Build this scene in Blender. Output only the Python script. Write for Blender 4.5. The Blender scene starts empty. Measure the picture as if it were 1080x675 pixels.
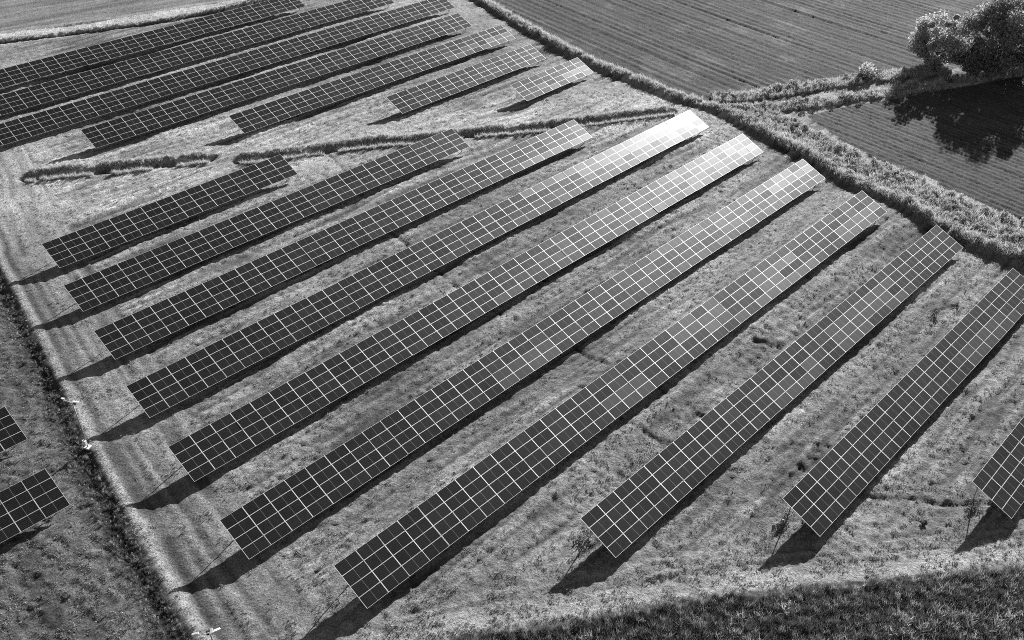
import bpy, bmesh, math, random
import numpy as np
from mathutils import Vector, Matrix, Quaternion

# ------------------------------------------------------------------ camera, light, exposure
sc = bpy.context.scene
COL = sc.collection
cam_d = bpy.data.cameras.new("drone_camera")
cam_d.sensor_width = 36.0
cam_d.lens = 36.0 * 988.54 / 1080.0
cam_d.clip_end = 12000.0
cam_d.clip_start = 0.5
cam = bpy.data.objects.new("drone_camera", cam_d)
COL.objects.link(cam)
cam.location = (0.0, 0.0, 59.75)
cam.rotation_euler = (math.radians(90.0 - 35.496), 0.0, 0.0)
sc.camera = cam

SUN_AZ, SUN_EL = 28.5, 19.0          # azimuth clockwise from +Y
world = bpy.data.worlds.new("World")
sc.world = world
world.use_nodes = True
wn = world.node_tree
wn.nodes.clear()
sky = wn.nodes.new("ShaderNodeTexSky")
sky.sky_type = 'NISHITA'
sky.sun_disc = False
sky.sun_elevation = math.radians(SUN_EL)
sky.sun_rotation = math.radians(SUN_AZ)
sky.air_density = 0.8
sky.dust_density = 0.6
bw = wn.nodes.new("ShaderNodeRGBToBW")           # the photograph is black and white
bg = wn.nodes.new("ShaderNodeBackground")
bg.inputs['Strength'].default_value = 0.05
wo = wn.nodes.new("ShaderNodeOutputWorld")
wn.links.new(sky.outputs['Color'], bw.inputs['Color'])
wn.links.new(bw.outputs['Val'], bg.inputs['Color'])
wn.links.new(bg.outputs['Background'], wo.inputs['Surface'])

sun_d = bpy.data.lights.new("sun", 'SUN')
sun_d.energy = 5.0
sun_d.angle = math.radians(0.5)
sun_d.color = (1.0, 1.0, 1.0)
sun = bpy.data.objects.new("sun", sun_d)
COL.objects.link(sun)
a, el = math.radians(SUN_AZ), math.radians(SUN_EL)
to_sun = Vector((math.sin(a) * math.cos(el), math.cos(a) * math.cos(el), math.sin(el)))
sun.rotation_euler = to_sun.to_track_quat('Z', 'Y').to_euler()
sun.location = (60, 110, 60)

sc.view_settings.view_transform = 'Standard'
sc.view_settings.look = 'None'
sc.view_settings.exposure = 1.3
sc.view_settings.gamma = 1.0
sc.render.engine = 'CYCLES'
sc.cycles.use_denoising = False
sc.cycles.pixel_filter_type = 'BLACKMAN_HARRIS'
sc.cycles.filter_width = 0.95
sc.cycles.max_bounces = 6
sc.cycles.diffuse_bounces = 3
sc.cycles.glossy_bounces = 3
sc.cycles.transmission_bounces = 4

# ------------------------------------------------------------------ helpers
rng = np.random.default_rng(7)
random.seed(7)
ROW_AZ = math.radians(44.057)
E = np.array([math.sin(ROW_AZ), math.cos(ROW_AZ)])       # along the rows
Q = np.array([math.cos(ROW_AZ), -math.sin(ROW_AZ)])      # across the rows, towards the camera

_lat = [np.random.default_rng(100 + i).random((256, 256)) for i in range(12)]
def vnoise(x, y, seed=0):
    t = _lat[seed % 12]
    xi = np.floor(x).astype(np.int64); yi = np.floor(y).astype(np.int64)
    fx = x - xi; fy = y - yi
    fx = fx * fx * (3 - 2 * fx); fy = fy * fy * (3 - 2 * fy)
    x0 = xi & 255; x1 = (xi + 1) & 255; y0 = yi & 255; y1 = (yi + 1) & 255
    return (t[y0, x0] * (1 - fx) + t[y0, x1] * fx) * (1 - fy) + (t[y1, x0] * (1 - fx) + t[y1, x1] * fx) * fy
def fbm(x, y, s, seed=0, oct=3):
    v = 0; amp = 1; tot = 0
    for o in range(oct):
        v = v + amp * vnoise(x / s + 17.3 * o, y / s + 5.1 * o, seed + o); tot += amp
        amp *= 0.55; s *= 0.5
    return v / tot
def sstep(a, b, x):
    t = np.clip((x - a) / (b - a), 0, 1)
    return t * t * (3 - 2 * t)
def pl_dist(x, y, P):
    """distance to a polyline, signed side (+ = left of its direction), and the arc length there"""
    P = np.asarray(P, float)
    best = np.full(np.shape(x), 1e9); side = np.zeros(np.shape(x)); arc = np.zeros(np.shape(x)); L = 0
    for i in range(len(P) - 1):
        ax, ay = P[i]; bx, by = P[i + 1]
        dx, dy = bx - ax, by - ay; l2 = dx * dx + dy * dy; l = math.sqrt(l2)
        t = np.clip(((x - ax) * dx + (y - ay) * dy) / l2, 0, 1)
        d = np.hypot(x - ax - t * dx, y - ay - t * dy)
        m = d < best
        best = np.where(m, d, best)
        side = np.where(m, np.sign(dx * (y - ay) - dy * (x - ax)), side)
        arc = np.where(m, L + t * l, arc)
        L += l
    return best, side, arc
def in_poly(x, y, P):
    P = np.asarray(P, float); c = np.zeros(np.shape(x), bool); n = len(P)
    for i in range(n):
        x0, y0 = P[i]; x1, y1 = P[(i + 1) % n]
        if y0 == y1: continue
        m = ((y0 > y) != (y1 > y)) & (x < (x1 - x0) * (y - y0) / (y1 - y0) + x0)
        c ^= m
    return c

def tag(o, label=None, cat=None, group=None, kind=None):
    if label: o['label'] = label
    if cat: o['category'] = cat
    if group: o['group'] = group
    if kind: o['kind'] = kind
    return o
def link(o, parent=None):
    COL.objects.link(o)
    if parent is not None: o.parent = parent
    return o
def empty(name, loc, rz=0.0):
    o = bpy.data.objects.new(name, None)
    o.empty_display_size = 0.5
    o.location = loc; o.rotation_euler = (0, 0, rz)
    return link(o)
def mesh_obj(name, verts, faces, mats, parent=None, mi=None, smooth=False):
    me = bpy.data.meshes.new(name)
    me.from_pydata([tuple(v) for v in verts], [], [tuple(f) for f in faces])
    for m in (mats if isinstance(mats, (list, tuple)) else [mats]): me.materials.append(m)
    if mi is not None: me.polygons.foreach_set('material_index', np.asarray(mi, np.int32))
    if smooth: me.polygons.foreach_set('use_smooth', np.ones(len(faces), bool))
    me.update()
    return link(bpy.data.objects.new(name, me), parent)
class MB:
    def __init__(s): s.v = []; s.f = []
    def box(s, c, d, R=None):
        n = len(s.v); R = R or Matrix.Identity(3)
        for k in range(8):
            p = Vector(((k & 1) - .5, ((k >> 1) & 1) - .5, ((k >> 2) & 1) - .5))
            s.v.append(Vector(c) + R @ Vector((p.x * d[0], p.y * d[1], p.z * d[2])))
        for q in ((0, 2, 3, 1), (4, 5, 7, 6), (0, 1, 5, 4), (2, 6, 7, 3), (0, 4, 6, 2), (1, 3, 7, 5)):
            s.f.append([n + i for i in q])
        return s
    def tube(s, pts, rad, n=8):
        k0 = len(s.v); pts = [Vector(p) for p in pts]
        if not isinstance(rad, (list, tuple)): rad = [rad] * len(pts)
        for i, p in enumerate(pts):
            d = (pts[min(i + 1, len(pts) - 1)] - pts[max(i - 1, 0)]).normalized()
            u = d.orthogonal().normalized(); w = d.cross(u)
            if i and u.dot(pu) < 0.2:
                u = (pu - d * pu.dot(d)).normalized(); w = d.cross(u)
            pu = u
            for j in range(n):
                t = 2 * math.pi * j / n
                s.v.append(p + (u * math.cos(t) + w * math.sin(t)) * rad[i])
        for i in range(len(pts) - 1):
            for j in range(n):
                s.f.append([k0 + i * n + j, k0 + i * n + (j + 1) % n, k0 + (i + 1) * n + (j + 1) % n, k0 + (i + 1) * n + j])
        s.f.append([k0 + j for j in range(n)][::-1]); s.f.append([k0 + (len(pts) - 1) * n + j for j in range(n)])
        return s
    def build(s, name, mat, parent=None, smooth=False): return mesh_obj(name, s.v, s.f, mat, parent, None, smooth)

# ------------------------------------------------------------------ materials (all greys: a monochrome photograph)
def new_mat(name):
    m = bpy.data.materials.new(name); m.use_nodes = True
    nt = m.node_tree; b = nt.nodes['Principled BSDF']
    return m, nt, b
def grey(v): return (v, v, v, 1.0)
def nd(nt, t, **k):
    n = nt.nodes.new(t)
    for a_, v_ in k.items(): setattr(n, a_, v_)
    return n
def metal_mat(name, v, rough, metallic=0.0, var=0.25):
    m, nt, b = new_mat(name)
    tc = nd(nt, 'ShaderNodeTexCoord'); no = nd(nt, 'ShaderNodeTexNoise'); no.inputs['Scale'].default_value = 3.0
    no.inputs['Detail'].default_value = 4
    mr = nd(nt, 'ShaderNodeMapRange'); mr.inputs['To Min'].default_value = v * (1 - var); mr.inputs['To Max'].default_value = v * (1 + var)
    nt.links.new(tc.outputs['Object'], no.inputs['Vector']); nt.links.new(no.outputs['Fac'], mr.inputs['Value'])
    nt.links.new(mr.outputs['Result'], b.inputs['Base Color'])
    b.inputs['Roughness'].default_value = rough; b.inputs['Metallic'].default_value = metallic
    return m
M_ALU = metal_mat('anodised_aluminium', 0.85, 0.58, 0.6, 0.06)
M_STEEL = metal_mat('galvanised_steel', 0.33, 0.5, 0.6)
M_WHITE = metal_mat('white_paint', 0.8, 0.4, 0.0, 0.05)
M_BLACK = metal_mat('black_plastic', 0.03, 0.4, 0.0)

def glass_mat(name, cell, rough, rvar, spec):
    """dark silicon cells behind anti-reflective glass; dust and roughness differ from module to module"""
    m, nt, b = new_mat(name)
    oi = nd(nt, 'ShaderNodeObjectInfo')
    tc = nd(nt, 'ShaderNodeTexCoord'); sep = nd(nt, 'ShaderNodeSeparateXYZ')
    nt.links.new(tc.outputs['Object'], sep.inputs['Vector'])
    def lines(sock, period, width):
        mu = nd(nt, 'ShaderNodeMath', operation='MULTIPLY'); mu.inputs[1].default_value = 1 / period
        fr = nd(nt, 'ShaderNodeMath', operation='FRACT'); su = nd(nt, 'ShaderNodeMath', operation='SUBTRACT'); su.inputs[1].default_value = 0.5
        ab = nd(nt, 'ShaderNodeMath', operation='ABSOLUTE'); gt = nd(nt, 'ShaderNodeMath', operation='GREATER_THAN')
        gt.inputs[1].default_value = 0.5 - 0.5 * width / period
        nt.links.new(sock, mu.inputs[0]); nt.links.new(mu.outputs[0], fr.inputs[0]); nt.links.new(fr.outputs[0], su.inputs[0])
        nt.links.new(su.outputs[0], ab.inputs[0]); nt.links.new(ab.outputs[0], gt.inputs[0])
        return gt.outputs[0]
    lx = lines(sep.outputs['X'], 0.0833, 0.003); ly = lines(sep.outputs['Y'], 0.163, 0.004)
    mx = nd(nt, 'ShaderNodeMath', operation='MAXIMUM'); nt.links.new(lx, mx.inputs[0]); nt.links.new(ly, mx.inputs[1])
    no = nd(nt, 'ShaderNodeTexNoise'); no.inputs['Scale'].default_value = 1.3; no.inputs['Detail'].default_value = 5
    geo = nd(nt, 'ShaderNodeNewGeometry')
    nt.links.new(geo.outputs['Position'], no.inputs['Vector'])
    # dust film: pale, thin, blotchy
    dust = nd(nt, 'ShaderNodeMapRange'); dust.inputs['From Min'].default_value = 0.3; dust.inputs['From Max'].default_value = 0.8
    dust.inputs['To Min'].default_value = 0.0; dust.inputs['To Max'].default_value = 0.005
    nt.links.new(no.outputs['Fac'], dust.inputs['Value'])
    c1 = nd(nt, 'ShaderNodeMapRange'); c1.inputs['To Min'].default_value = cell * 0.7; c1.inputs['To Max'].default_value = cell * 1.3
    nt.links.new(oi.outputs['Random'], c1.inputs['Value'])
    ad = nd(nt, 'ShaderNodeMath', operation='ADD'); nt.links.new(c1.outputs[0], ad.inputs[0]); nt.links.new(dust.outputs[0], ad.inputs[1])
    ml = nd(nt, 'ShaderNodeMath', operation='MULTIPLY_ADD'); ml.inputs[1].default_value = 0.12
    nt.links.new(mx.outputs[0], ml.inputs[0]); nt.links.new(ad.outputs[0], ml.inputs[2])
    nt.links.new(ml.outputs[0], b.inputs['Base Color'])
    rr = nd(nt, 'ShaderNodeMapRange'); rr.inputs['To Min'].default_value = rough - rvar; rr.inputs['To Max'].default_value = rough + rvar
    nt.links.new(oi.outputs['Random'], rr.inputs['Value'])
    nt.links.new(rr.outputs[0], b.inputs['Roughness'])
    b.inputs['Specular IOR Level'].default_value = spec
    return m
M_GLASS = glass_mat('module_glass', 0.004, 0.33, 0.02, 0.38)
M_GLASS_B = glass_mat('module_glass_textured', 0.008, 0.39, 0.015, 0.48)
M_GLASS_C = glass_mat('module_glass_worn_coating', 0.010, 0.42, 0.02, 0.36)
M_STRIP = metal_mat('white_backsheet_under_glass', 0.26, 0.4, 0.0, 0.1)
M_BACK = metal_mat('module_backsheet', 0.5, 0.6, 0.0, 0.05)

def plant_mat(name, v, var, trans=0.3, dry=0.0):
    m, nt, b = new_mat(name)
    out = nt.nodes['Material Output']; nt.nodes.remove(b)
    oi = nd(nt, 'ShaderNodeObjectInfo'); geo = nd(nt, 'ShaderNodeNewGeometry')
    no = nd(nt, 'ShaderNodeTexNoise'); no.inputs['Scale'].default_value = 0.35; no.inputs['Detail'].default_value = 3
    nt.links.new(geo.outputs['Position'], no.inputs['Vector'])
    ri = geo.outputs['Random Per Island']
    a1 = nd(nt, 'ShaderNodeMath', operation='ADD'); nt.links.new(oi.outputs['Random'], a1.inputs[0]); nt.links.new(no.outputs['Fac'], a1.inputs[1])
    a2 = nd(nt, 'ShaderNodeMath', operation='ADD'); nt.links.new(a1.outputs[0], a2.inputs[0]); nt.links.new(ri, a2.inputs[1])
    mr = nd(nt, 'ShaderNodeMapRange'); mr.inputs['From Min'].default_value = 0.5; mr.inputs['From Max'].default_value = 2.5
    mr.inputs['To Min'].default_value = v * (1 - var); mr.inputs['To Max'].default_value = v * (1 + var)
    nt.links.new(a2.outputs[0], mr.inputs['Value'])
    d = nd(nt, 'ShaderNodeBsdfDiffuse'); t = nd(nt, 'ShaderNodeBsdfTranslucent'); mix = nd(nt, 'ShaderNodeMixShader'); mix.inputs['Fac'].default_value = trans
    gl = nd(nt, 'ShaderNodeBsdfGlossy'); gl.inputs['Roughness'].default_value = 0.45; gl.inputs['Color'].default_value = grey(0.8)
    mix2 = nd(nt, 'ShaderNodeMixShader'); mix2.inputs['Fac'].default_value = 0.03
    nt.links.new(mr.outputs[0], d.inputs['Color']); nt.links.new(mr.outputs[0], t.inputs['Color'])
    nt.links.new(d.outputs[0], mix.inputs[1]); nt.links.new(t.outputs[0], mix.inputs[2])
    nt.links.new(mix.outputs[0], mix2.inputs[1]); nt.links.new(gl.outputs[0], mix2.inputs[2])
    nt.links.new(mix2.outputs[0], out.inputs['Surface'])
    return m
M_MOWN = plant_mat('mown_grass', 0.29, 0.6, 0.3)
M_DRY = plant_mat('dry_grass', 0.48, 0.3, 0.45)
M_TALL = plant_mat('tall_green_grass', 0.13, 0.7, 0.35)
M_WEED = plant_mat('weed_leaves', 0.36, 0.4, 0.5)
M_LEAF = plant_mat('tree_leaves', 0.28, 0.5, 0.55)
M_LEAF_PALE = plant_mat('pale_tree_leaves', 0.5, 0.3, 0.55)
M_BARK = metal_mat('bark', 0.10, 0.9, 0.0, 0.4)

# ------------------------------------------------------------------ layout, metres (x right, y away from the drone)
TRACK = [(-80, 124.5), (-66.1, 102.9), (-61.7, 96.1), (-51.3, 81.9), (-43.3, 70.5), (-38.6, 63.8), (-33.7, 57.2), (-29.4, 51.4), (-25.7, 46.5), (-22.9, 42.9), (-17, 35)]
EDGE = [(-40, 31), (-22, 37), (-7.6, 41.2), (-3.5, 42.6), (1.4, 43.8), (5.7, 44.7), (13.2, 46.2), (22.3, 47.6), (31.5, 48.6), (41.0, 49.7), (60, 51.5)]
DITCH_A = [(-67.3, 117.5), (-66, 117.8), (-61.2, 118.8), (-55, 120.1), (-48.8, 122.0), (-43.8, 123.6)]
DITCH_B = [(-39.0, 123.0), (-32.5, 124.9), (-26.9, 126.9), (-20, 129.4), (-14.2, 130.1), (-7.2, 132.3), (1.4, 134.2), (10.3, 137.0), (18, 138.9), (25.2, 141.0)]
RIDGE = [(-22, 226), (-11.2, 205.2), (-3.9, 190.9), (3.6, 177.1), (10.3, 166.3), (16.5, 158.3), (22.4, 151.3), (25.7, 146.4), (29.8, 143.2), (32.2, 141.0), (34.7, 136.5), (37.4, 131.9), (41.5, 125.0), (44.9, 117.8), (48.1, 111.2), (51.4, 106.0), (54.7, 101.7), (57.7, 97.6), (61.9, 94.0), (75, 80)]
WEEDS = [(32.4, 142.6), (37.5, 135), (42.3, 125.5), (46.4, 116), (50.5, 109), (54.7, 103.4), (60.9, 96), (74, 82), (82, 90), (66.4, 104.1), (62.2, 108.6), (59.0, 113.0), (56.0, 118.3), (51.7, 122.6), (48.2, 128.6), (44.3, 137.2), (39.8, 143.2)]
HEDGE_1 = [(32.9, 145.4), (40.6, 146.8), (49.3, 149.9), (58.3, 153.3), (67.4, 156.4), (76.5, 158.6)]
HEDGE_2 = [(36.8, 141.6), (45.4, 142.6), (52.3, 144.9), (59.1, 147.2), (66.4, 150.0), (73.5, 152)]
HEDGE_3 = [(75.1, 154.6), (80.4, 155.5), (85.9, 156.9), (93.1, 160.1), (110, 166)]
ROAD = [(-130, 157), (-100.8, 174.4), (-97.7, 175.6), (-88.4, 179.6), (-78.9, 184.0), (-69.6, 189.8), (-59.3, 195.4), (-50.8, 203.2), (-40, 214)]
DRAIN = [(-130, 154), (-99.4, 172.0), (-96.5, 173.3), (-87.3, 177.2), (-77.9, 181.6), (-68.2, 186.3), (-60.3, 192.4), (-55.2, 197.5), (-50.5, 201.5), (-40, 211)]
FIELD_2 = [(46.5, 139), (49.4, 130), (52.8, 123.2), (57.2, 119), (60, 113.6), (63.2, 109), (67.4, 104.4), (84, 89.5), (160, 110), (160, 180), (110, 163), (93, 158), (74, 150.5), (60, 145), (52, 142)]

# measured height of each row's top edge above the datum, at both ends: the lie of the land
#      s0      p        tables  z0    z1
ROWS = [
 ('A1', 33.70, -168.1, 9, 2.55, 2.55), ('A2', 30.80, -156.6, 11, 2.6, 2.6), ('A3', 28.60, -145.0, 12, 2.75, 2.75),
 ('A4', 47.78, -133.83, 9, 2.94, 2.96), ('A5', 66.04, -123.63, 7, 2.56, 2.61), ('A6', 88.19, -113.24, 4, 2.00, 2.18), ('A7', 105.88, -102.82, 2, 1.83, 2.14),
 ('B1', 29.83, -106.18, 4, 2.81, 2.85), ('B2', 27.80, -96.16, 7, 2.51, 2.43), ('B3', 26.12, -85.48, 9, 2.57, 2.35), ('B4', 24.16, -74.89, 11, 2.45, 2.53),
 ('B5', 22.71, -64.41, 11, 2.36, 2.35), ('B6', 21.29, -53.75, 11, 2.13, 2.36), ('B7', 24.40, -42.46, 10, 3.27, 3.52), ('B8', 41.53, -32.50, 8, 2.63, 2.33),
 ('B9', 55.06, -21.99, 6, 2.40, 2.13), ('B10', 67.89, -11.42, 5, 2.45, 2.40),
 ('C1', 14.90 - 25.2, -80.23, 3, 2.45, 2.45), ('C2', 13.95 - 33.6, -69.45, 4, 2.45, 2.45)]
COLW, TAB = 2.10, 8.40
TILT = math.radians(23.83)
SLANT = 4.164
TOP = 2.43                       # top edge above the ground
def sp_xy(s, p): return s * E + p * Q
_pts = []; _zs = []
for (_n, s0, p, nt_, z0, z1) in ROWS:
    for t in np.linspace(0, 1, 2 * nt_ + 1):
        for o_, up in ((0.3, 0.0), (2.4, 0.02), (4.6, 0.17)):
            q = sp_xy(s0 + t * nt_ * TAB, p + o_); _pts.append(q); _zs.append(z0 + (z1 - z0) * t - TOP + up)
_pts = np.array(_pts); _zs = np.array(_zs)
_gl = None
def _land(x, y):
    x = np.asarray(x, float); y = np.asarray(y, float)
    num = np.zeros(x.shape); den = np.full(x.shape, 1e-4)
    for (px, py), z in zip(_pts, _zs):
        r2 = (x - px) ** 2 + (y - py) ** 2
        w = np.exp(-r2 / (2 * 2.3 ** 2)) + 4e-4 * np.exp(-r2 / (2 * 20 ** 2))
        num += w * z; den += w
    return num / den
def land(x, y):
    """smooth lie of the land through the feet of the rows (tabulated every metre)"""
    global _gl
    if _gl is None:
        ax_ = np.arange(-140, 141, 1.0); ay_ = np.arange(20, 241, 1.0)
        _gl = _land(*np.meshgrid(ax_, ay_))
    x = np.asarray(x, float); y = np.asarray(y, float)
    u = np.clip(x + 140, 0, 279.999); v = np.clip(y - 20, 0, 219.999)
    i = u.astype(int); j = v.astype(int); fx = u - i; fy = v - j
    return ((_gl[j, i] * (1 - fx) + _gl[j, i + 1] * fx) * (1 - fy) + (_gl[j + 1, i] * (1 - fx) + _gl[j + 1, i + 1] * fx) * fy)
def relief(x, y):
    """ditches, banks and the like (no fine roughness)"""
    z = land(x, y)
    wob = (fbm(x, y, 4, 3, 2) - .5) * 1.2
    d, sd, _ = pl_dist(x, y, TRACK)
    ds = d * np.where(sd > 0, 1, -1)            # + on the inner (right) side: the line runs towards the camera
    z = z + 0.12 * np.exp(-(ds / 0.55) ** 4)
    z = z - 0.28 * np.exp(-((ds + 1.6 + 0.4 * wob) / 0.7) ** 2)
    for P, dep in ((DITCH_A, 1.15), (DITCH_B, 1.35)):
        d, sd, _ = pl_dist(x, y, P)
        z = z - dep * np.exp(-((d + wob * .25) / 0.85) ** 2)
    d, sd, _ = pl_dist(x, y, RIDGE)
    ds = d * np.where(sd > 0, -1, 1)            # + on the camera side
    z = z + 0.4 * np.exp(-((ds + 1.6) / 1.2) ** 2) - 0.28 * np.exp(-((ds - 0.2 + .3 * wob) / 0.8) ** 2)
    d, sd, _ = pl_dist(x, y, DRAIN)
    z = z - 1.0 * np.exp(-((d + .3 * wob) / 1.1) ** 2)
    return z

# ------------------------------------------------------------------ ground: one sheet to the horizon
def axis(fine0, fine1, step_fn, far):
    v = [fine0]
    while v[-1] < fine1: v.append(v[-1] + step_fn(v[-1]))
    up = []; s = 1.0; t = v[-1]
    while t < far: t += s; s *= 1.35; up.append(t)
    dn = []; s = 1.0; t = v[0]
    while t > -far: t -= s; s *= 1.35; dn.append(t)
    return np.array(dn[::-1] + v + up)
gx = axis(-122, 122, lambda v: 0.25, 4500)
gy = axis(33, 214, lambda v: 0.2 + 0.22 * max(0, min(1, (v - 45) / 130)), 6000)
X, Y = np.meshgrid(gx, gy)
X = X.astype(np.float64); Y = Y.astype(np.float64)
S_ = X * E[0] + Y * E[1]; P_ = X * Q[0] + Y * Q[1]

dT, sT, aT = pl_dist(X, Y, TRACK); dT = dT * np.where(sT > 0, 1, -1)
dR, sR, aR = pl_dist(X, Y, RIDGE); dR = dR * np.where(sR > 0, -1, 1)
dE, sE, aE = pl_dist(X, Y, EDGE); dE = dE * np.where(sE > 0, 1, -1)
dRd, sRd, _ = pl_dist(X, Y, ROAD); dRd = dRd * np.where(sRd > 0, 1, -1)
dDr, _, _ = pl_dist(X, Y, DRAIN)
dDA, _, _ = pl_dist(X, Y, DITCH_A); dDB, _, _ = pl_dist(X, Y, DITCH_B)
Z = relief(X, Y)
far_fade = 1 - sstep(230, 420, np.hypot(X, Y))

in_f2 = in_poly(X, Y, FIELD_2)
in_f1 = (dR < -2.2) & (pl_dist(X, Y, HEDGE_1)[1] * np.where(Y > 0, 1, 1) > 0) & (~in_f2) & ~in_poly(X, Y, [(30, 140), (34, 147.2), (50, 151.6), (68, 158), (78, 160), (95, 163), (115, 170), (130, 150), (130, 60), (60, 60), (60, 90)])
in_f3 = (dRd > 2.6) & (X < 0) & (dR > 1.5)
track_zone = (dT > 0) & (dT < 8.5) & (P_ < -30)
outer_left = dT < -0.4

# streaks: mower and swath lines, along the rows inside the arrays, along the track on the service strip
sx = S_ / 9.0; wv = P_ + 1.5 * (fbm(X, Y, 14, 4, 2) - .5)
streak = 0.5 * fbm(S_ / 5.0, wv / 0.5, 1.0, 1, 2) + 0.5 * fbm(S_ / 12.0, wv / 1.1, 1.0, 3, 2)
streak = 0.5 + (streak - 0.5) * (0.7 + 1.9 * sstep(.40, .66, fbm(X, Y, 9, 6, 2)))
streak2 = fbm(aT / 8.0, (dT + 0.9 * (fbm(X, Y, 9, 8, 2) - .5)) / 0.42, 1.0, 5, 2)
arc_c = np.hypot(X + 47, Y - 28)                           # turning arcs of the mower, bottom left
streak3 = 0.5 + 0.5 * np.sin(arc_c / 0.95 * 2 * math.pi / 1.25 + 9 * fbm(X, Y, 5, 2, 3))
def ridged(n, k): return np.clip(1 - np.abs(2 * n - 1) * k, 0, 1)
rut_a = ridged(fbm(S_ / 18.0, wv / 1.15, 1.0, 2, 2), 3.2) * sstep(.34, .56, fbm(S_ / 2.6, wv / 1.6, 5.0, 9, 2))
rut_b = ridged(fbm(aT / 60.0, (dT + 0.6 * (fbm(X, Y, 14, 8, 1) - .5)) / 1.3, 1.0, 5, 2), 3.6) * sstep(.28, .48, fbm(X, Y, 6, 11, 2))
st = np.where(track_zone, streak2, streak)
st = np.where(outer_left, 0.76 * fbm(X, Y, 0.7, 9, 2) + 0.24 * (0.5 + (streak3 - .5) * 1.6 * fbm(X, Y, 5, 1, 2)), st)
st = np.clip(st, 0, 1)
edge_zone = sstep(6.5, 3.0, dE) * (dT > 0)
st = st * (1 - edge_zone) + edge_zone * fbm(aE / 6.0, dE / 0.45, 1.0, 6, 2)
big = fbm(X, Y, 13, 0, 3)
mid = fbm(X, Y, 2.6, 7, 3)
fine = 0.5 * fbm(X, Y, 0.62, 10, 2) + 0.5 * vnoise(X / .31, Y / .31, 8)
fw1 = X * 0.81 + Y * 0.586 + 0.12 * (fbm(X, Y, 15, 2, 2) - .5)
fw2 = X * 0.80 + Y * 0.60 + 0.25 * (fbm(X, Y, 9, 5, 2) - .5)
fwl = X * 0.586 - Y * 0.81
fur1 = np.sin(fw1 * 2 * math.pi / 1.7); fur2 = np.sin(fw2 * 2 * math.pi / 1.12)
tram1 = np.exp(-((np.mod(fw1, 7.4) - 3.7) / 0.28) ** 2)

lane = np.mod(P_ + 106.2 + 0.5 * (fbm(X, Y, 16, 9, 2) - .5), 10.6)
wheel = np.exp(-((lane - 6.5) / 0.20) ** 2) + np.exp(-((lane - 8.3) / 0.20) ** 2)
wheel = np.where((P_ > -112) & (dE > 3), wheel, 0) * sstep(.38, .58, fbm(S_ / 3.0, P_ / 2.0, 3.0, 4, 2))
rut = np.where(track_zone, rut_b, np.where(outer_left, 0.4 * rut_b, rut_a)) * (1 - edge_zone)
swath = np.where(track_zone | outer_left, 0, ridged(fbm(S_ / 22.0, (wv + 3) / 1.3, 1.0, 8, 2), 3.0) * sstep(.40, .60, fbm(X, Y, 8, 3, 2))) * (1 - edge_zone)
meadow = 1.0 - (in_f1 | in_f2 | in_f3)
rut = np.maximum(rut, 0.8 * wheel * (1 - (track_zone | outer_left))) * meadow
rough = np.where(track_zone, 0.09, 0.16) * (fine - .5) * 2 + np.where(track_zone, 0.03, 0.20) * (st - .5) + np.where(track_zone, 0.03, 0.07) * (mid - .5) - np.where(track_zone, 0.07, 0.13) * rut
soil = np.where(in_f1, 0.05 * fur1 + 0.22 * (fbm(fwl / 30.0, fw1 / 0.75, 1.0, 4, 2) - .5) - 0.05 * tram1, 0) + np.where(in_f2, 0.06 * fur2 + 0.12 * (fbm(fwl / 10.0, fw2 / 0.6, 1.0, 7, 2) - .5), 0) + 0.10 * (fine - .5) * 2
f3r = 0.30 * (fbm((X * .8 + Y * .6) / 9, (Y * .8 - X * .6) / 1.3, 1.0, 3, 2) - .5) + 0.12 * (fine - .5)
Z = Z + far_fade * np.where(in_f1 | in_f2, soil, np.where(in_f3, f3r, rough * (1 - 0.8 * np.exp(-(dT / 0.8) ** 4)) * (1 - 0.6 * np.exp(-((dE - 1.1) / 1.0) ** 4))))
# trench scars across the array, and shallow cracks
SCARS = [[(-28, 128), (-15.5, 103), (-4.5, 87.5), (7, 78.5), (15, 70.5), (22, 64), (31, 57.5), (39.5, 56.3)],
         [(6, 73), (9.5, 67), (14, 63.5), (19, 64.5)], [(46.5, 85.2), (49.9, 86.6)], [(24, 79.5), (28, 78.3)], [(24.5, 59.5), (31.5, 57.2), (39.8, 56.3)],
         [(1.5, 93.2), (4.2, 91.5)], [(-45, 103), (-40, 108)]]
scar = np.zeros(X.shape)
for P in SCARS:
    d, _, ar = pl_dist(X + 0.9 * (fbm(X, Y, 1.6, 3, 2) - .5), Y + 0.9 * (fbm(X, Y, 1.6, 6, 2) - .5), P)
    scar = np.maximum(scar, np.exp(-(d / 0.24) ** 2) * sstep(0.28, 0.56, fbm(ar / 2.0, ar * 0, 1.0, 2, 3)))
Z = Z - 0.2 * scar

alb = 0.265 * (0.74 + 0.52 * big) * (0.86 + 0.14 * sstep(50, 110, Y))                                   # mown meadow; nearer ground darkened to paint in the backlight gradient
alb = alb * (0.55 + 0.9 * st) * (1 - 0.62 * rut) * (1 + 0.3 * swath)
alb = np.where(track_zone, alb * 0.98, alb)
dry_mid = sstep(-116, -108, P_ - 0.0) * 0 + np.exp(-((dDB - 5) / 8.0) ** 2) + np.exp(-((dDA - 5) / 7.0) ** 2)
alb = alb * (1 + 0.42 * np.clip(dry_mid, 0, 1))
alb = np.where(outer_left, 0.125 * (0.45 + 1.1 * st) * (0.8 + .4 * big), alb)
band = np.exp(-((dT + 1.7 + 0.8 * (mid - .5)) / 1.1) ** 4); alb = alb * (1 - (0.6 + 0.2 * sstep(70, 50, Y)) * band)       # rank growth in the trackside ditch, with the bank's shade painted in
band2 = np.exp(-((dT + 8.3 + 1.2 * (big - .5)) / 0.8) ** 2) * outer_left; alb = alb * (1 - 0.5 * band2)
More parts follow.
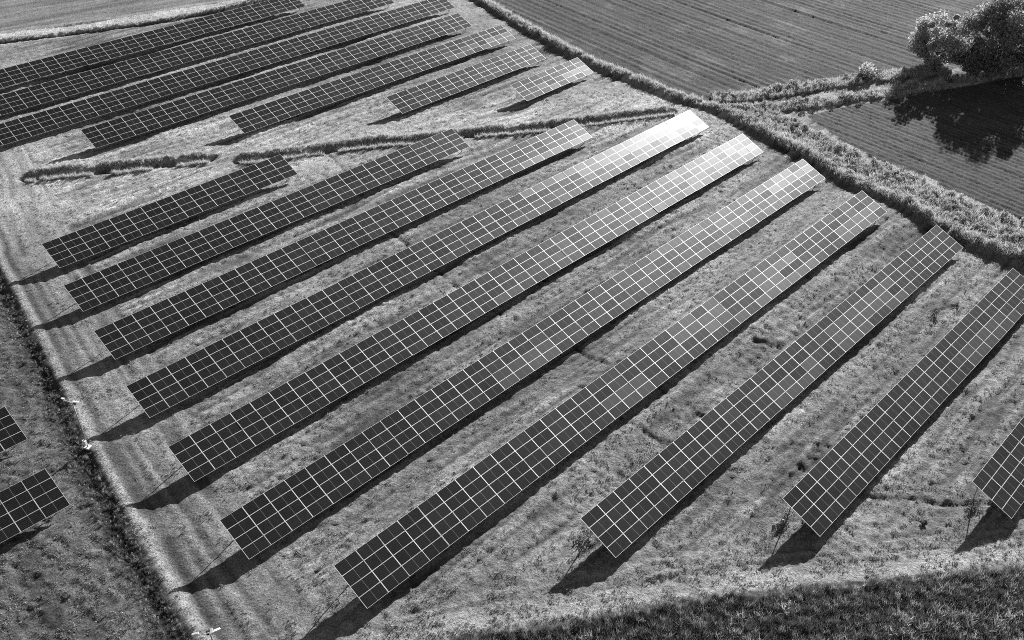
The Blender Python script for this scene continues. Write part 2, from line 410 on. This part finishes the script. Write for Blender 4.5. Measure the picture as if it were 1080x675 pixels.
alb = alb * (1 - 0.42 * np.exp(-((dT - 1.15 - 0.5 * (mid - .5)) / 0.42) ** 2))
wT = 0.22 + 0.22 * sstep(95, 45, Y)
alb = alb * (1 - np.exp(-(dT / wT) ** 4)) + 0.33 * (0.7 + 0.6 * fine) * np.exp(-(dT / wT) ** 4)
alb = alb + 0.13 * np.exp(-((dE - 1.1) / 1.0) ** 4) * (dT > 0)
alb = np.where(dE < 0, 0.09, alb)
soilc = 0.066 * (0.75 + 0.5 * fbm(X, Y, 3.5, 4, 3)) * (0.8 + .4 * big)
alb = np.where(in_f1, soilc * (1 + 1.1 * (fbm(fwl / 30.0, fw1 / 0.75, 1.0, 4, 2) - .5) + 0.30 * fur1 * fbm(X, Y, 6, 6, 2)) * (1 - 0.2 * tram1 * fbm(X, Y, 12, 3, 2)) * (1 + 0.5 * sstep(.62, .72, fbm(X, Y, 5, 9, 3))), alb)
alb = np.where(in_f2, soilc * 0.95 * (1 + 0.8 * (fbm(fwl / 14.0, fw2 / 0.7, 1.0, 7, 2) - .5) + 0.4 * fur2 * fbm(X, Y, 6, 6, 2)), alb)
alb = np.where(in_f3, 0.19 * (0.5 + 1.0 * fbm((X * .8 + Y * .6) / 6, Y * .8 - X * .6, 1.5, 3, 3)), alb)
alb = np.where((np.abs(dRd) < 2.1) & (X < 0), 0.46 * (0.85 + .3 * mid), alb)
alb = np.where((np.abs(dRd - 3.2) < 0.9) & (X < 0), 0.28 * (0.8 + .4 * mid), alb)
alb = np.where((dDr < 1.0) & (X < 0), 0.10, alb)
for D in (dDA, dDB): alb = np.where(D < 0.8, alb * 0.5, alb)  # ditch bottoms darkened: shade of the banks painted in, along with growth
alb = alb * (1 - 0.25 * np.exp(-((dR - 0.4) / 0.9) ** 2))  # shadow of the bank's plants painted as a darker line on the camera side
alb = alb * (1 - 0.6 * scar)
alb = alb * (0.86 + 0.28 * mid) * (0.72 + 0.56 * fine)
alb = np.clip(alb, 0.02, 0.6)

ny, nx = X.shape
me = bpy.data.meshes.new('ground')
co = np.empty((ny * nx, 3), np.float32); co[:, 0] = X.ravel(); co[:, 1] = Y.ravel(); co[:, 2] = Z.ravel()
ii = np.arange(ny * nx, dtype=np.int32).reshape(ny, nx)
quads = np.stack([ii[:-1, :-1], ii[:-1, 1:], ii[1:, 1:], ii[1:, :-1]], -1).reshape(-1, 4)
me.vertices.add(ny * nx); me.vertices.foreach_set('co', co.ravel())
me.loops.add(quads.size); me.loops.foreach_set('vertex_index', quads.ravel())
me.polygons.add(len(quads)); me.polygons.foreach_set('loop_start', np.arange(0, quads.size, 4, dtype=np.int32))
me.polygons.foreach_set('use_smooth', np.ones(len(quads), bool))
me.update(calc_edges=True)
at = me.attributes.new('soil_tone', 'FLOAT', 'POINT'); at.data.foreach_set('value', alb.ravel().astype(np.float32))
at = me.attributes.new('turf', 'FLOAT', 'POINT'); at.data.foreach_set('value', np.where(in_f1 | in_f2, 0.3, 1.0).ravel().astype(np.float32))
gm, nt, b = new_mat('ground_cover')
at1 = nd(nt, 'ShaderNodeAttribute', attribute_name='soil_tone'); geo = nd(nt, 'ShaderNodeNewGeometry')
n1 = nd(nt, 'ShaderNodeTexNoise'); n1.inputs['Scale'].default_value = 4.6; n1.inputs['Detail'].default_value = 6; n1.inputs['Roughness'].default_value = 0.7
n2 = nd(nt, 'ShaderNodeTexNoise'); n2.inputs['Scale'].default_value = 12.0; n2.inputs['Detail'].default_value = 4; n2.inputs['Roughness'].default_value = 0.7
for n in (n1, n2): nt.links.new(geo.outputs['Position'], n.inputs['Vector'])
r1 = nd(nt, 'ShaderNodeMapRange'); r1.inputs['From Min'].default_value = 0.3; r1.inputs['From Max'].default_value = 0.7; r1.inputs['To Min'].default_value = 0.45; r1.inputs['To Max'].default_value = 1.55
nt.links.new(n1.outputs['Fac'], r1.inputs['Value'])
mu = nd(nt, 'ShaderNodeMath', operation='MULTIPLY'); nt.links.new(at1.outputs['Fac'], mu.inputs[0]); nt.links.new(r1.outputs[0], mu.inputs[1])
nt.links.new(mu.outputs[0], b.inputs['Base Color'])
b.inputs['Roughness'].default_value = 0.95; b.inputs['Specular IOR Level'].default_value = 0.15
ad = nd(nt, 'ShaderNodeMath', operation='MULTIPLY_ADD'); ad.inputs[1].default_value = 0.45
nt.links.new(n2.outputs['Fac'], ad.inputs[0]); nt.links.new(n1.outputs['Fac'], ad.inputs[2])
bu = nd(nt, 'ShaderNodeBump'); bu.inputs['Strength'].default_value = 1.0; bu.inputs['Distance'].default_value = 0.30
nt.links.new(ad.outputs[0], bu.inputs['Height']); nt.links.new(bu.outputs['Normal'], b.inputs['Normal'])
me.materials.append(gm)
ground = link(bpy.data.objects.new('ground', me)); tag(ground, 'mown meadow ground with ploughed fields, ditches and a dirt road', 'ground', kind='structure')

# ------------------------------------------------------------------ solar panel rows: row > mounting_frame > solar_panel, post
PW, PH = 2.086, 1.026            # one module, landscape
def make_panel(name, glass):
    fx_, fy_, th, lip = 0.028, 0.015, 0.035, 0.004
    hx, hy = PW / 2, PH / 2
    v = []; f = []; mi = []
    def quad(pts, m):
        n = len(v); v.extend(pts); f.append([n, n + 1, n + 2, n + 3]); mi.append(m)
    o = [(-hx, -hy), (hx, -hy), (hx, hy), (-hx, hy)]
    i_ = [(-hx + fx_, -hy + fy_), (hx - fx_, -hy + fy_), (hx - fx_, hy - fy_), (-hx + fx_, hy - fy_)]
    for k in range(4):
        a_, b_ = k, (k + 1) % 4
        quad([(*o[a_], 0), (*o[b_], 0), (*i_[b_], 0), (*i_[a_], 0)], 0)                 # frame face
        quad([(*o[b_], 0), (*o[a_], 0), (*o[a_], -th), (*o[b_], -th)], 0)               # frame side
        quad([(*i_[a_], 0), (*i_[b_], 0), (*i_[b_], -lip), (*i_[a_], -lip)], 0)         # lip down to the glass
    g = 0.010
    ix, iy = hx - fx_, hy - fy_
    quad([(-ix, -iy, -lip), (-g, -iy, -lip), (-g, iy, -lip), (-ix, iy, -lip)], 1)
    quad([(g, -iy, -lip), (ix, -iy, -lip), (ix, iy, -lip), (g, iy, -lip)], 1)
    quad([(-g, -iy, -lip), (g, -iy, -lip), (g, iy, -lip), (-g, iy, -lip)], 2)            # bare strip between the two half-cell fields
    quad([(-hx, hy, -th), (hx, hy, -th), (hx, -hy, -th), (-hx, -hy, -th)], 3)
    m = bpy.data.meshes.new(name); m.from_pydata(v, [], f)
    for mm in (M_ALU, glass, M_STRIP, M_BACK): m.materials.append(mm)
    m.polygons.foreach_set('material_index', np.array(mi, np.int32)); m.update()
    return m
PANEL = [make_panel('solar_panel', g) for g in (M_GLASS, M_GLASS_B, M_GLASS_C)]
def make_frame_mesh():
    b = MB()
    for k in range(4):
        for o_ in (-0.26, 0.26):
            yy = -(k + .5) * SLANT / 4 + o_
            b.box((TAB / 2, yy, -0.065), (TAB - 0.12, 0.04, 0.05))
    for xx in (1.15, TAB / 2, TAB - 1.15):
        b.box((xx, -SLANT / 2, -0.13), (0.06, SLANT - 0.5, 0.08))
    m = bpy.data.meshes.new('mounting_frame'); m.from_pydata([tuple(p) for p in b.v], [], b.f); m.materials.append(M_STEEL); m.update()
    return m
FRAME = make_frame_mesh()
def make_post_mesh(L):
    b = MB().box((0, 0, -L / 2), (0.09, 0.008, L)).box((0.045, 0.035, -L / 2), (0.008, 0.062, L)).box((-0.045, 0.035, -L / 2), (0.008, 0.062, L))
    m = bpy.data.meshes.new('post'); m.from_pydata([tuple(p) for p in b.v], [], b.f); m.materials.append(M_STEEL); m.update()
    return m
POST_R, POST_F = make_post_mesh(2.9), make_post_mesh(1.7)

LABELS = {
 'A1': 'farthest solar panel row, next to the pale dirt road',
 'A2': 'second solar panel row from the dirt road, one row below the farthest',
 'A3': 'third solar panel row from the dirt road, running out at the left photo edge',
 'A4': 'solar panel row whose left end stands above the left part of the ditch',
 'A5': 'solar panel row of the upper block starting just above the gap in the ditch',
 'A6': 'four table short solar panel row above the ditch, second lowest of the upper block',
 'A7': 'shortest solar panel row, two tables long, alone between ditch and weedy bank',
 'B1': 'four table solar panel row right below the ditch gap at the left',
 'B2': 'second solar panel row below the ditch, its right end touching the ditch bank',
 'B3': 'third solar panel row below the ditch, ending at the ditch grass without glare',
 'B4': 'solar panel row with blinding white glare over its upper right modules',
 'B5': 'solar panel row just below the one with the white glare',
 'B6': 'solar panel row with one small bright patch of eight modules near its right end',
 'B7': 'long solar panel row whose left end is lowest, nearest the bottom photo edge',
 'B8': 'solar panel row whose near end stands right of centre, shadow pointing at the bottom grass',
 'B9': 'solar panel row ending at the right photo edge, the second from the right',
 'B10': 'rightmost solar panel row, mostly cut off by the right photo edge',
 'C1': 'upper of two solar panel row ends outside the track at the left photo edge',
 'C2': 'lower of two solar panel row ends outside the track at the left photo edge'}
BRIGHT = {  # modules of a glossier make: row -> list of (first col, last col, first module row, last module row, kind)
 'B4': [(26, 43, 0, 0, 2), (31, 43, 1, 1, 2)],
 'B5': [(18, 19, 2, 3, 1)],
 'B6': [(40, 41, 0, 0, 2), (39, 43, 1, 1, 2), (14, 17, 2, 3, 1)],
 'B7': [(24, 33, 3, 3, 1), (18, 25, 2, 2, 1), (20, 23, 0, 1, 1), (27, 30, 1, 2, 1), (35, 39, 2, 3, 1), (14, 17, 2, 3, 1)],
 'B8': [(18, 24, 1, 3, 1), (12, 15, 2, 3, 1)], 'B9': [(14, 20, 2, 3, 1)],
 'B3': [(28, 35, 3, 3, 1)], 'A7': [(2, 7, 2, 3, 1)], 'A5': [(20, 27, 2, 3, 1)]}
def make_row(name, s0, p, ntab, z0, z1):
    x, y = sp_xy(s0, p)
    root = empty('solar_panel_row', (x, y, z0 - TOP), math.pi / 2 - ROW_AZ)      # local x along the row, local -y towards the low edge
    tag(root, LABELS[name], 'solar panels', 'rows of solar panels on the meadow')
    rr = random.Random(hash(name) if False else sum(map(ord, name)) * 31)
    L = ntab * TAB
    for t in range(ntab):
        zt = TOP + (z1 - z0) * (t * TAB) / L + rr.uniform(-.012, .012)
        fr = bpy.data.objects.new('mounting_frame', FRAME); link(fr, root)
        fr.location = (t * TAB, rr.uniform(-.02, .02), zt)
        fr.rotation_euler = (TILT + math.radians(rr.uniform(-.16, .16)), -math.atan2(z1 - z0, L) + math.radians(rr.uniform(-.04, .04)), 0)
        fr.rotation_mode = 'XYZ'
        for c in range(4):
            for r in range(4):
                col = t * 4 + c; kind = 0
                for (c0, c1, r0, r1, k) in BRIGHT.get(name, ()):
                    if c0 <= col <= c1 and r0 <= r <= r1: kind = max(kind, k) if k else 0
                if kind == 1 and rr.random() < 0.2: kind = 0
                o = bpy.data.objects.new('solar_panel', PANEL[kind]); link(o, fr)
                gx_ = 0.006 + (c + .5) * (TAB - 0.012) / 4
                o.location = (gx_, -(r + .5) * SLANT / 4, rr.uniform(-.003, .003))
                o.rotation_euler = (math.radians(rr.gauss(0, .28)), math.radians(rr.gauss(0, .28)), 0)
        inv = fr.rotation_euler.to_matrix().inverted()
        for xx in (1.15, TAB - 1.15):
            for (sl, me_) in ((0.52, POST_R), (SLANT - 0.62, POST_F)):
                po = bpy.data.objects.new('post', me_); link(po, fr)
                po.location = (xx, -sl, -0.12); po.rotation_euler = inv.to_euler()
    return root
for r in ROWS: make_row(*r)

# ------------------------------------------------------------------ plants: tufts and clumps scattered as instances on real points
protos = {}
def proto_collection(name, builders):
    c = bpy.data.collections.new(name)
    for i, (v, f, mat) in enumerate(builders):
        m = bpy.data.meshes.new(name + '_blades'); m.from_pydata(v, [], f); m.materials.append(mat); m.update()
        o = bpy.data.objects.new('%s_%s' % (name, 'abcdefgh'[i]), m); c.objects.link(o)
    protos[name] = (c, len(builders)); return c
def tuft(n, h, w, spread, bend, rr, mat, seg=2):
    v = []; f = []
    for _ in range(n):
        a_ = rr.uniform(0, 2 * math.pi); r0 = spread * math.sqrt(rr.random()); b_ = rr.uniform(0, 2 * math.pi)
        hh = h * rr.uniform(.55, 1.1); bd = bend * rr.uniform(.3, 1.2) * hh; ww = w * rr.uniform(.7, 1.3)
        ta = rr.uniform(0, 2 * math.pi)
        bx, by = r0 * math.cos(a_), r0 * math.sin(a_); dx, dy = math.cos(b_), math.sin(b_); tx, ty = math.cos(ta) * ww / 2, math.sin(ta) * ww / 2
        k0 = len(v)
        for i in range(seg + 1):
            t = i / seg; wd = 1 - 0.8 * t
            cx, cy, cz = bx + dx * bd * t * t, by + dy * bd * t * t, hh * (t - 0.25 * bend * t * t) - 0.03
            v.append((cx - tx * wd, cy - ty * wd, cz)); v.append((cx + tx * wd, cy + ty * wd, cz))
        for i in range(seg): f.append((k0 + 2 * i, k0 + 2 * i + 1, k0 + 2 * i + 3, k0 + 2 * i + 2))
    return v, f, mat
def clump(n, rx, h, leaf, rr, mat, stems=7):
    """bushy weed: stems and many small leaves through an uneven volume"""
    v = []; f = []
    lobes = [(rr.uniform(-.5, .5) * rx, rr.uniform(-.5, .5) * rx, rr.uniform(.35, .75) * h, rr.uniform(.35, .6)) for _ in range(6)]
    for _ in range(n):
        lx, ly, lz, lr = rr.choice(lobes)
        d = Vector((rr.gauss(0, 1), rr.gauss(0, 1), rr.gauss(0, 1))).normalized() * (rr.random() ** .4)
        c = Vector((lx + d.x * lr * rx, ly + d.y * lr * rx, max(.04, lz + d.z * lr * h * .6)))
        nrm = (Vector((rr.gauss(0, 1), rr.gauss(0, 1), rr.gauss(0, 1) + .6))).normalized()
        u = nrm.orthogonal().normalized(); u.rotate(Quaternion(nrm, rr.uniform(0, 6.28))); w_ = nrm.cross(u)
        l = leaf * rr.uniform(.6, 1.4); k0 = len(v)
        for (p, q) in ((-.5, 0), (0, .32), (.5, 0), (0, -.32)): v.append(tuple(c + u * p * l + w_ * q * l))
        f.append((k0, k0 + 1, k0 + 2, k0 + 3))
    for _ in range(stems):
        lx, ly, lz, lr = rr.choice(lobes); k0 = len(v)
        v += [(lx * .2 - .015, ly * .2, -.05), (lx * .2 + .015, ly * .2, -.05), (lx, ly, lz)]; f.append((k0, k0 + 1, k0 + 2))
    return v, f, mat
R2 = random.Random(3)
proto_collection('mown_tuft', [tuft(10, .12, .035, .13, .9, R2, M_MOWN) for _ in range(6)])
proto_collection('dry_tuft', [tuft(16, .62, .05, .17, .55, R2, M_DRY) for _ in range(5)])
proto_collection('tall_tuft', [tuft(20, .8, .035, .22, .35, R2, M_TALL) for _ in range(5)] + [tuft(12, .95, .03, .2, .3, R2, M_DRY)])
proto_collection('weed_clump', [clump(190, .55, .9, .13, R2, M_WEED) for _ in range(6)])

def scatter(name, xy, zs, scl, proto, label, cat, tilt=0.15):
    n = len(xy); c, k = protos[proto]
    m = bpy.data.meshes.new(name); m.vertices.add(n)
    m.vertices.foreach_set('co', np.column_stack([xy, zs]).astype(np.float32).ravel())
    rot = np.column_stack([rng.normal(0, tilt, n), rng.normal(0, tilt, n), rng.uniform(0, 2 * math.pi, n)]).astype(np.float32)
    a1 = m.attributes.new('rot', 'FLOAT_VECTOR', 'POINT'); a1.data.foreach_set('vector', rot.ravel())
    a2 = m.attributes.new('scl', 'FLOAT_VECTOR', 'POINT'); a2.data.foreach_set('vector', np.asarray(scl, np.float32).ravel())
    a3 = m.attributes.new('pick', 'INT', 'POINT'); a3.data.foreach_set('value', rng.integers(0, k, n).astype(np.int32))
    m.update()
    o = link(bpy.data.objects.new(name, m)); tag(o, label, cat, kind='stuff')
    g = bpy.data.node_groups.new(name + '_scatter', 'GeometryNodeTree')
    g.interface.new_socket('Geometry', in_out='INPUT', socket_type='NodeSocketGeometry'); g.interface.new_socket('Geometry', in_out='OUTPUT', socket_type='NodeSocketGeometry')
    gi = g.nodes.new('NodeGroupInput'); go = g.nodes.new('NodeGroupOutput'); iop = g.nodes.new('GeometryNodeInstanceOnPoints')
    ci = g.nodes.new('GeometryNodeCollectionInfo'); ci.inputs['Collection'].default_value = c; ci.inputs['Separate Children'].default_value = True; ci.inputs['Reset Children'].default_value = True
    def na(nm, dt):
        q = g.nodes.new('GeometryNodeInputNamedAttribute'); q.data_type = dt; q.inputs['Name'].default_value = nm; return q.outputs['Attribute']
    g.links.new(gi.outputs[0], iop.inputs['Points']); g.links.new(ci.outputs[0], iop.inputs['Instance'])
    iop.inputs['Pick Instance'].default_value = True
    g.links.new(na('pick', 'INT'), iop.inputs['Instance Index'])
    e2r = g.nodes.new('FunctionNodeEulerToRotation'); g.links.new(na('rot', 'FLOAT_VECTOR'), e2r.inputs[0]); g.links.new(e2r.outputs[0], iop.inputs['Rotation'])
    g.links.new(na('scl', 'FLOAT_VECTOR'), iop.inputs['Scale'])
    g.links.new(iop.outputs[0], go.inputs[0])
    md = o.modifiers.new('scatter', 'NODES'); md.node_group = g
    return o
# height lookup on the finished ground
def ground_z(x, y):
    x = np.asarray(x, float); y = np.asarray(y, float)
    i = np.clip(np.searchsorted(gx, x) - 1, 0, nx - 2); j = np.clip(np.searchsorted(gy, y) - 1, 0, ny - 2)
    fx = (x - gx[i]) / (gx[i + 1] - gx[i]); fy = (y - gy[j]) / (gy[j + 1] - gy[j])
    return (Z[j, i] * (1 - fx) + Z[j, i + 1] * fx) * (1 - fy) + (Z[j + 1, i] * (1 - fx) + Z[j + 1, i + 1] * fx) * fy
def lookup(A, x, y):
    i = np.clip(np.searchsorted(gx, x), 0, nx - 1); j = np.clip(np.searchsorted(gy, y), 0, ny - 1)
    return A[j, i]
def along(P, dens, width, off=0.0, taper=None):
    """random points in a strip along a polyline"""
    P = np.asarray(P, float); out = []
    for i in range(len(P) - 1):
        d = P[i + 1] - P[i]; l = np.hypot(*d); n = rng.poisson(l * width * dens)
        t = rng.random(n); w = (rng.random(n) - .5) * width + off
        nn = np.array([-d[1], d[0]]) / l
        out.append(P[i] + t[:, None] * d + w[:, None] * nn)
    return np.concatenate(out)
def put(name, xy, proto, s, sv, label, cat, hs=None, sink=0.0, tilt=.15):
    sc_ = s * np.exp(np.clip(rng.normal(0, sv, len(xy)), -2 * sv, 1.5 * sv))
    hh = sc_ if hs is None else sc_ * hs
    return scatter(name, xy, ground_z(xy[:, 0], xy[:, 1]) - sink, np.column_stack([sc_, sc_, hh]), proto, label, cat, tilt)

def in_view(x, y, m=6.0):
    return (np.abs(x) < 0.547 * (y * 0.814 + 59.75 * 0.581) + m)
# meadow tufts
n = 190000
yy = 40 + 110 * rng.random(n) ** 1.25; xx = (rng.random(n) - .5) * 2 * (0.547 * (yy * .814 + 34.7) + 6)
k = (lookup(dE, xx, yy) > 0.0) & ~lookup(in_f1 | in_f2 | in_f3, xx, yy) & (lookup(dR, xx, yy) > 0.8) & (fbm(xx, yy, 1.1, 3, 2) + 0.5 * lookup(st, xx, yy) - 0.5 * lookup(rut, xx, yy) - 0.12 * lookup(track_zone, xx, yy) > 0.70)
put('meadow_grass', np.column_stack([xx, yy])[k], 'mown_tuft', 1.0, .3, 'short mown meadow grass between the solar panel rows', 'grass', tilt=.3)

# pale unmown strip along the track, and rank growth in its ditch
xy = along(TRACK, 52, 0.55, 0.0)
xy = xy[rng.random(len(xy)) < .25]
put('trackside_grass', xy, 'dry_tuft', 0.22, .3, 'pale dry grass strip running down the left side of the array', 'grass')
xy = np.concatenate([along(TRACK, 11, 1.6, -1.7), along(TRACK[4:], 14, 1.9, -1.7), along(TRACK, .9, 5, -4), along(TRACK, 2.2, 1.6, -8.5)])
put('ditch_growth', xy, 'tall_tuft', 0.34, .3, 'dark rank grass in the ditch left of the pale grass strip', 'grass')
# ditch banks
xy = []
for P in (DITCH_A, DITCH_B):
    for off, wd in ((1.5, 1.1), (-1.4, .9)):
        q = along(P, 40, wd, off); keep = fbm(q[:, 0], q[:, 1], 3.0, 5, 2) > .36; xy.append(q[keep])
xy = np.concatenate(xy)
put('bank_grass', xy, 'dry_tuft', 0.72, .4, 'tall grass on both banks of the ditch between the upper and lower panel blocks', 'grass', hs=1.0)
# road drain
xy = along(DRAIN, 8, .8, 1.5)
put('drain_grass', xy, 'dry_tuft', .55, .25, 'grass edge along the drain beside the dirt road', 'grass')
# boundary bank: grass along it, then the bushy weed belt
xy = along(RIDGE, 30, 1.7, 1.3); xy = xy[fbm(xy[:, 0], xy[:, 1], 2.4, 6, 3) > .40]
put('bank_top_grass', xy, 'dry_tuft', .78, .5, 'tall grass along the field boundary bank on the right', 'grass', hs=1.1)
n = 16000
bx = rng.uniform(30, 84, n); by = rng.uniform(80, 146, n)
k = in_poly(bx, by, WEEDS) & (fbm(bx, by, 2.2, 4, 2) > .45)
put('weed_belt', np.column_stack([bx, by])[k], 'weed_clump', .58, .45, 'wide belt of bushy pale weeds between array and ploughed field', 'weeds', hs=1.0, sink=.05)
bx = rng.uniform(30, 84, 34000); by = rng.uniform(80, 146, 34000); k = in_poly(bx, by, WEEDS) & (rng.random(34000) < .75)
put('weed_belt_grass', np.column_stack([bx, by])[k], 'dry_tuft', 1.0, .4, 'dry grass filling gaps inside the weed belt', 'grass')
xy = np.concatenate([along(HEDGE_1, 4.2, 3.0, 0.8), along(HEDGE_2, 4.0, 2.6, 0), along(HEDGE_3, 3.2, 2.4, 0)])
k = fbm(xy[:, 0], xy[:, 1], 2.5, 8, 2) > .42
put('field_margin_weeds', xy[k], 'weed_clump', .68, .5, 'two overgrown weed rows running to the tree between ploughed fields', 'weeds', sink=.05)
xy = np.concatenate([along(HEDGE_1, 12, 3.4, .6), along(HEDGE_2, 12, 3.0, 0), along(HEDGE_3, 9, 3.0, 0)])
put('field_margin_grass', xy, 'dry_tuft', 1.1, .3, 'rough grass between the weed rows at the field margin', 'grass')
# bottom: tall dark grass
n = 90000
bx = rng.uniform(-34, 46, n); by = rng.uniform(32, 51, n)
d, s_, _ = pl_dist(bx, by, EDGE); k = (s_ < 0) & in_view(bx, by, 5) & (d > 1.3 * (fbm(bx, by, 1.3, 9, 3) - .28)) & (rng.random(n) < .55 + .45 * fbm(bx, by, 1.5, 2, 2))
put('tall_grass', np.column_stack([bx, by])[k], 'tall_tuft', 0.62, .35, 'tall dark unmown grass along the bottom edge of the photo', 'grass')
n = 3500
bx = rng.uniform(0, 46, n); by = rng.uniform(36, 51, n); d, s_, _ = pl_dist(bx, by, EDGE); k = (s_ < 0) & (fbm(bx, by, 2.2, 6, 2) > .56) & (d > 1.6)
put('grass_seed_heads', np.column_stack([bx, by])[k], 'dry_tuft', 1.0, .3, 'pale seeding weeds standing in the tall dark grass at bottom right', 'weeds')

# single weeds by the row ends
def weed(x, y, s, label, seed):
    rr = random.Random(seed); v, f, m = clump(260, .75 * s, .55 * s, .13, rr, M_TALL, 9)
    o = mesh_obj('weed', v, f, m); o.location = (x, y, float(ground_z(x, y))); tag(o, label, 'weed', 'weeds by the row ends')
weed(6.3, 52.6, 1.3, 'dark bushy weed under the near end of the row right of centre', 1)
weed(23.0, 54.9, 1.3, 'dark bushy weed under the near end of the second row from the right', 2)
weed(39.6, 56.4, 1.3, 'dark bushy weed under the near end of the rightmost row', 3)
weed(34.6, 54.2, .55, 'small dark weed alone on the meadow left of the rightmost row', 4)
weed(46.8, 85.0, 1.1, 'larger of two weeds between the second row from the right and the third', 5)
weed(49.7, 86.4, .8, 'smaller of two weeds between the second row from the right and the third', 6)

# ------------------------------------------------------------------ trees
def tree(name, x, y, h, crown_r, seed, leafmat, label, nleaf, leaf=.42, base=0.16):
    rr = random.Random(seed); z = float(relief(np.array([x]), np.array([y]))[0])
    root = empty(name, (x, y, z)); tag(root, label, 'tree', 'trees at the field margin')
    tr = MB()
    tr.tube([(0, 0, -.3), (.1, 0, h * .12), (.2, .1, h * .28), (.1, .3, h * .5), (0, .2, h * .75)], [h * .030, h * .023, h * .018, h * .011, h * .004], 9)
    tips = []
    for i in range(16):
        a_ = i * 2.4 + rr.uniform(-.4, .4); z0 = h * rr.uniform(.08, .5); L = crown_r * rr.uniform(.55, .95) * (1.1 - z0 / h * .5)
        e_ = Vector((math.cos(a_) * L, math.sin(a_) * L, z0 + L * rr.uniform(.3, .8)))
        m_ = Vector((math.cos(a_) * L * .45, math.sin(a_) * L * .45, z0 + L * .3))
        tr.tube([(.12, .1, z0), m_, e_], [h * .009, h * .006, h * .002], 6); tips += [e_, (m_ + e_) / 2]
    tr.build('trunk', M_BARK, root, True)
    lobes = []
    for t in tips: lobes.append((t, rr.uniform(.16, .30) * crown_r))
    for i in range(60):
        u = rr.uniform(-1, 1); a_ = rr.uniform(0, 6.28); rad = math.sqrt(max(0, 1 - u * u))
        zc = h * (base + (1 - base) * (.5 + .44 * u)); fl = (1.0 if u > -.4 else .85)
        lobes.append((Vector((math.cos(a_) * rad * crown_r * fl * (g_ := rr.uniform(.55, 1.02)), math.sin(a_) * rad * crown_r * fl * g_, zc * rr.uniform(.9, 1.08))), rr.uniform(.10, .32) * crown_r))
    v = np.empty((nleaf * 4, 3), np.float32); k0 = 0
    for i in range(nleaf):
        c0, r0 = lobes[rr.randrange(len(lobes))]
        d = Vector((rr.gauss(0, 1), rr.gauss(0, 1), rr.gauss(0, 1) * .75)).normalized() * r0 * (rr.random() ** .38)
        c = c0 + d
        if c.z < .3: c.z = .3 + rr.random()
        nrm = (d.normalized() * .7 + Vector((rr.gauss(0, .7), rr.gauss(0, .7), rr.gauss(0, .7) + .25))).normalized()
        u = nrm.orthogonal().normalized(); u.rotate(Quaternion(nrm, rr.uniform(0, 6.28))); w_ = nrm.cross(u); l = leaf * rr.uniform(.6, 1.4)
        v[k0] = c - u * l * .5; v[k0 + 1] = c + w_ * l * .33; v[k0 + 2] = c + u * l * .5; v[k0 + 3] = c - w_ * l * .33; k0 += 4
    f = np.arange(nleaf * 4).reshape(-1, 4)
    mesh_obj('crown', v.tolist(), f.tolist(), leafmat, root)
    return root
tree('broadleaf_tree', 85.0, 158.5, 13.5, 7.0, 11, M_LEAF, 'large dark broadleaf tree at the field corner, upper right', 40000, .40, .02)
tree('broadleaf_tree', 74.5, 161.0, 9.0, 4.8, 12, M_LEAF_PALE, 'lower paler broadleaf tree left of the large dark one', 20000, .36, .02)
tree('broadleaf_tree', 96.0, 172.0, 14.0, 7.5, 13, M_LEAF_PALE, 'pale broadleaf tree behind the large one at the right photo edge', 12000, .45, .03)
tree('thicket', 79.6, 157.6, 5.0, 3.2, 21, M_LEAF, 'low dark thicket filling the gap between the two field corner trees', 6000, .4, .02)
tree('shrub', 60.9, 155.4, 2.6, 1.5, 14, M_LEAF_PALE, 'small round pale shrub standing alone on the field margin', 900, .28, .05)

# ------------------------------------------------------------------ camera poles
def camera_pole(x, y, h, rz, label):
    z = float(ground_z(x, y))
    root = empty('camera_pole', (x, y, z), rz); tag(root, label, 'camera pole', 'camera poles along the track')
    MB().tube([(0, 0, -.3), (0, 0, h * .5), (0, 0, h)], [.075, .065, .05], 10).build('mast', M_STEEL, root, True)
    b = MB().box((0, 0, .04), (.5, .5, .16)); b.build('footing', M_WHITE, root)
    b = MB().box((.0, -.17, .75), (.34, .2, .5)); c = b.build('control_box', M_WHITE, root)
    arm = MB().tube([(-1.0, 0, h - .12), (.45, 0, h - .02)], .03, 8).build('crossarm', M_WHITE, root, True)
    for (cx, a_) in ((.45, .5), (.1, -1.7), (-.9, 3.0)):
        R = Matrix.Rotation(a_, 3, 'Z') @ Matrix.Rotation(.25, 3, 'Y')
        cb = MB().box(Vector((cx, 0, h + .08)), (.40, .11, .11), R).box(Vector((cx, 0, h + .15)) + R @ Vector((.04, 0, 0)), (.46, .15, .02), R).build('security_camera', M_WHITE, root)
        MB().tube([Vector((cx, 0, h + .08)) + R @ Vector((.20, 0, 0)), Vector((cx, 0, h + .08)) + R @ Vector((.25, 0, 0))], .045, 8).build('lens', M_BLACK, cb)
    MB().box((-.1, .2, h - .28), (.42, .14, .36)).build('lamp_housing', M_BLACK, root)
    return root
camera_pole(-39.0, 63.4, 5.5, math.radians(-20), 'white topped security camera pole in the ditch beside the left track')
camera_pole(-20.4, 39.3, 5.5, math.radians(12), 'security camera pole at the bottom edge, only its white head in view')
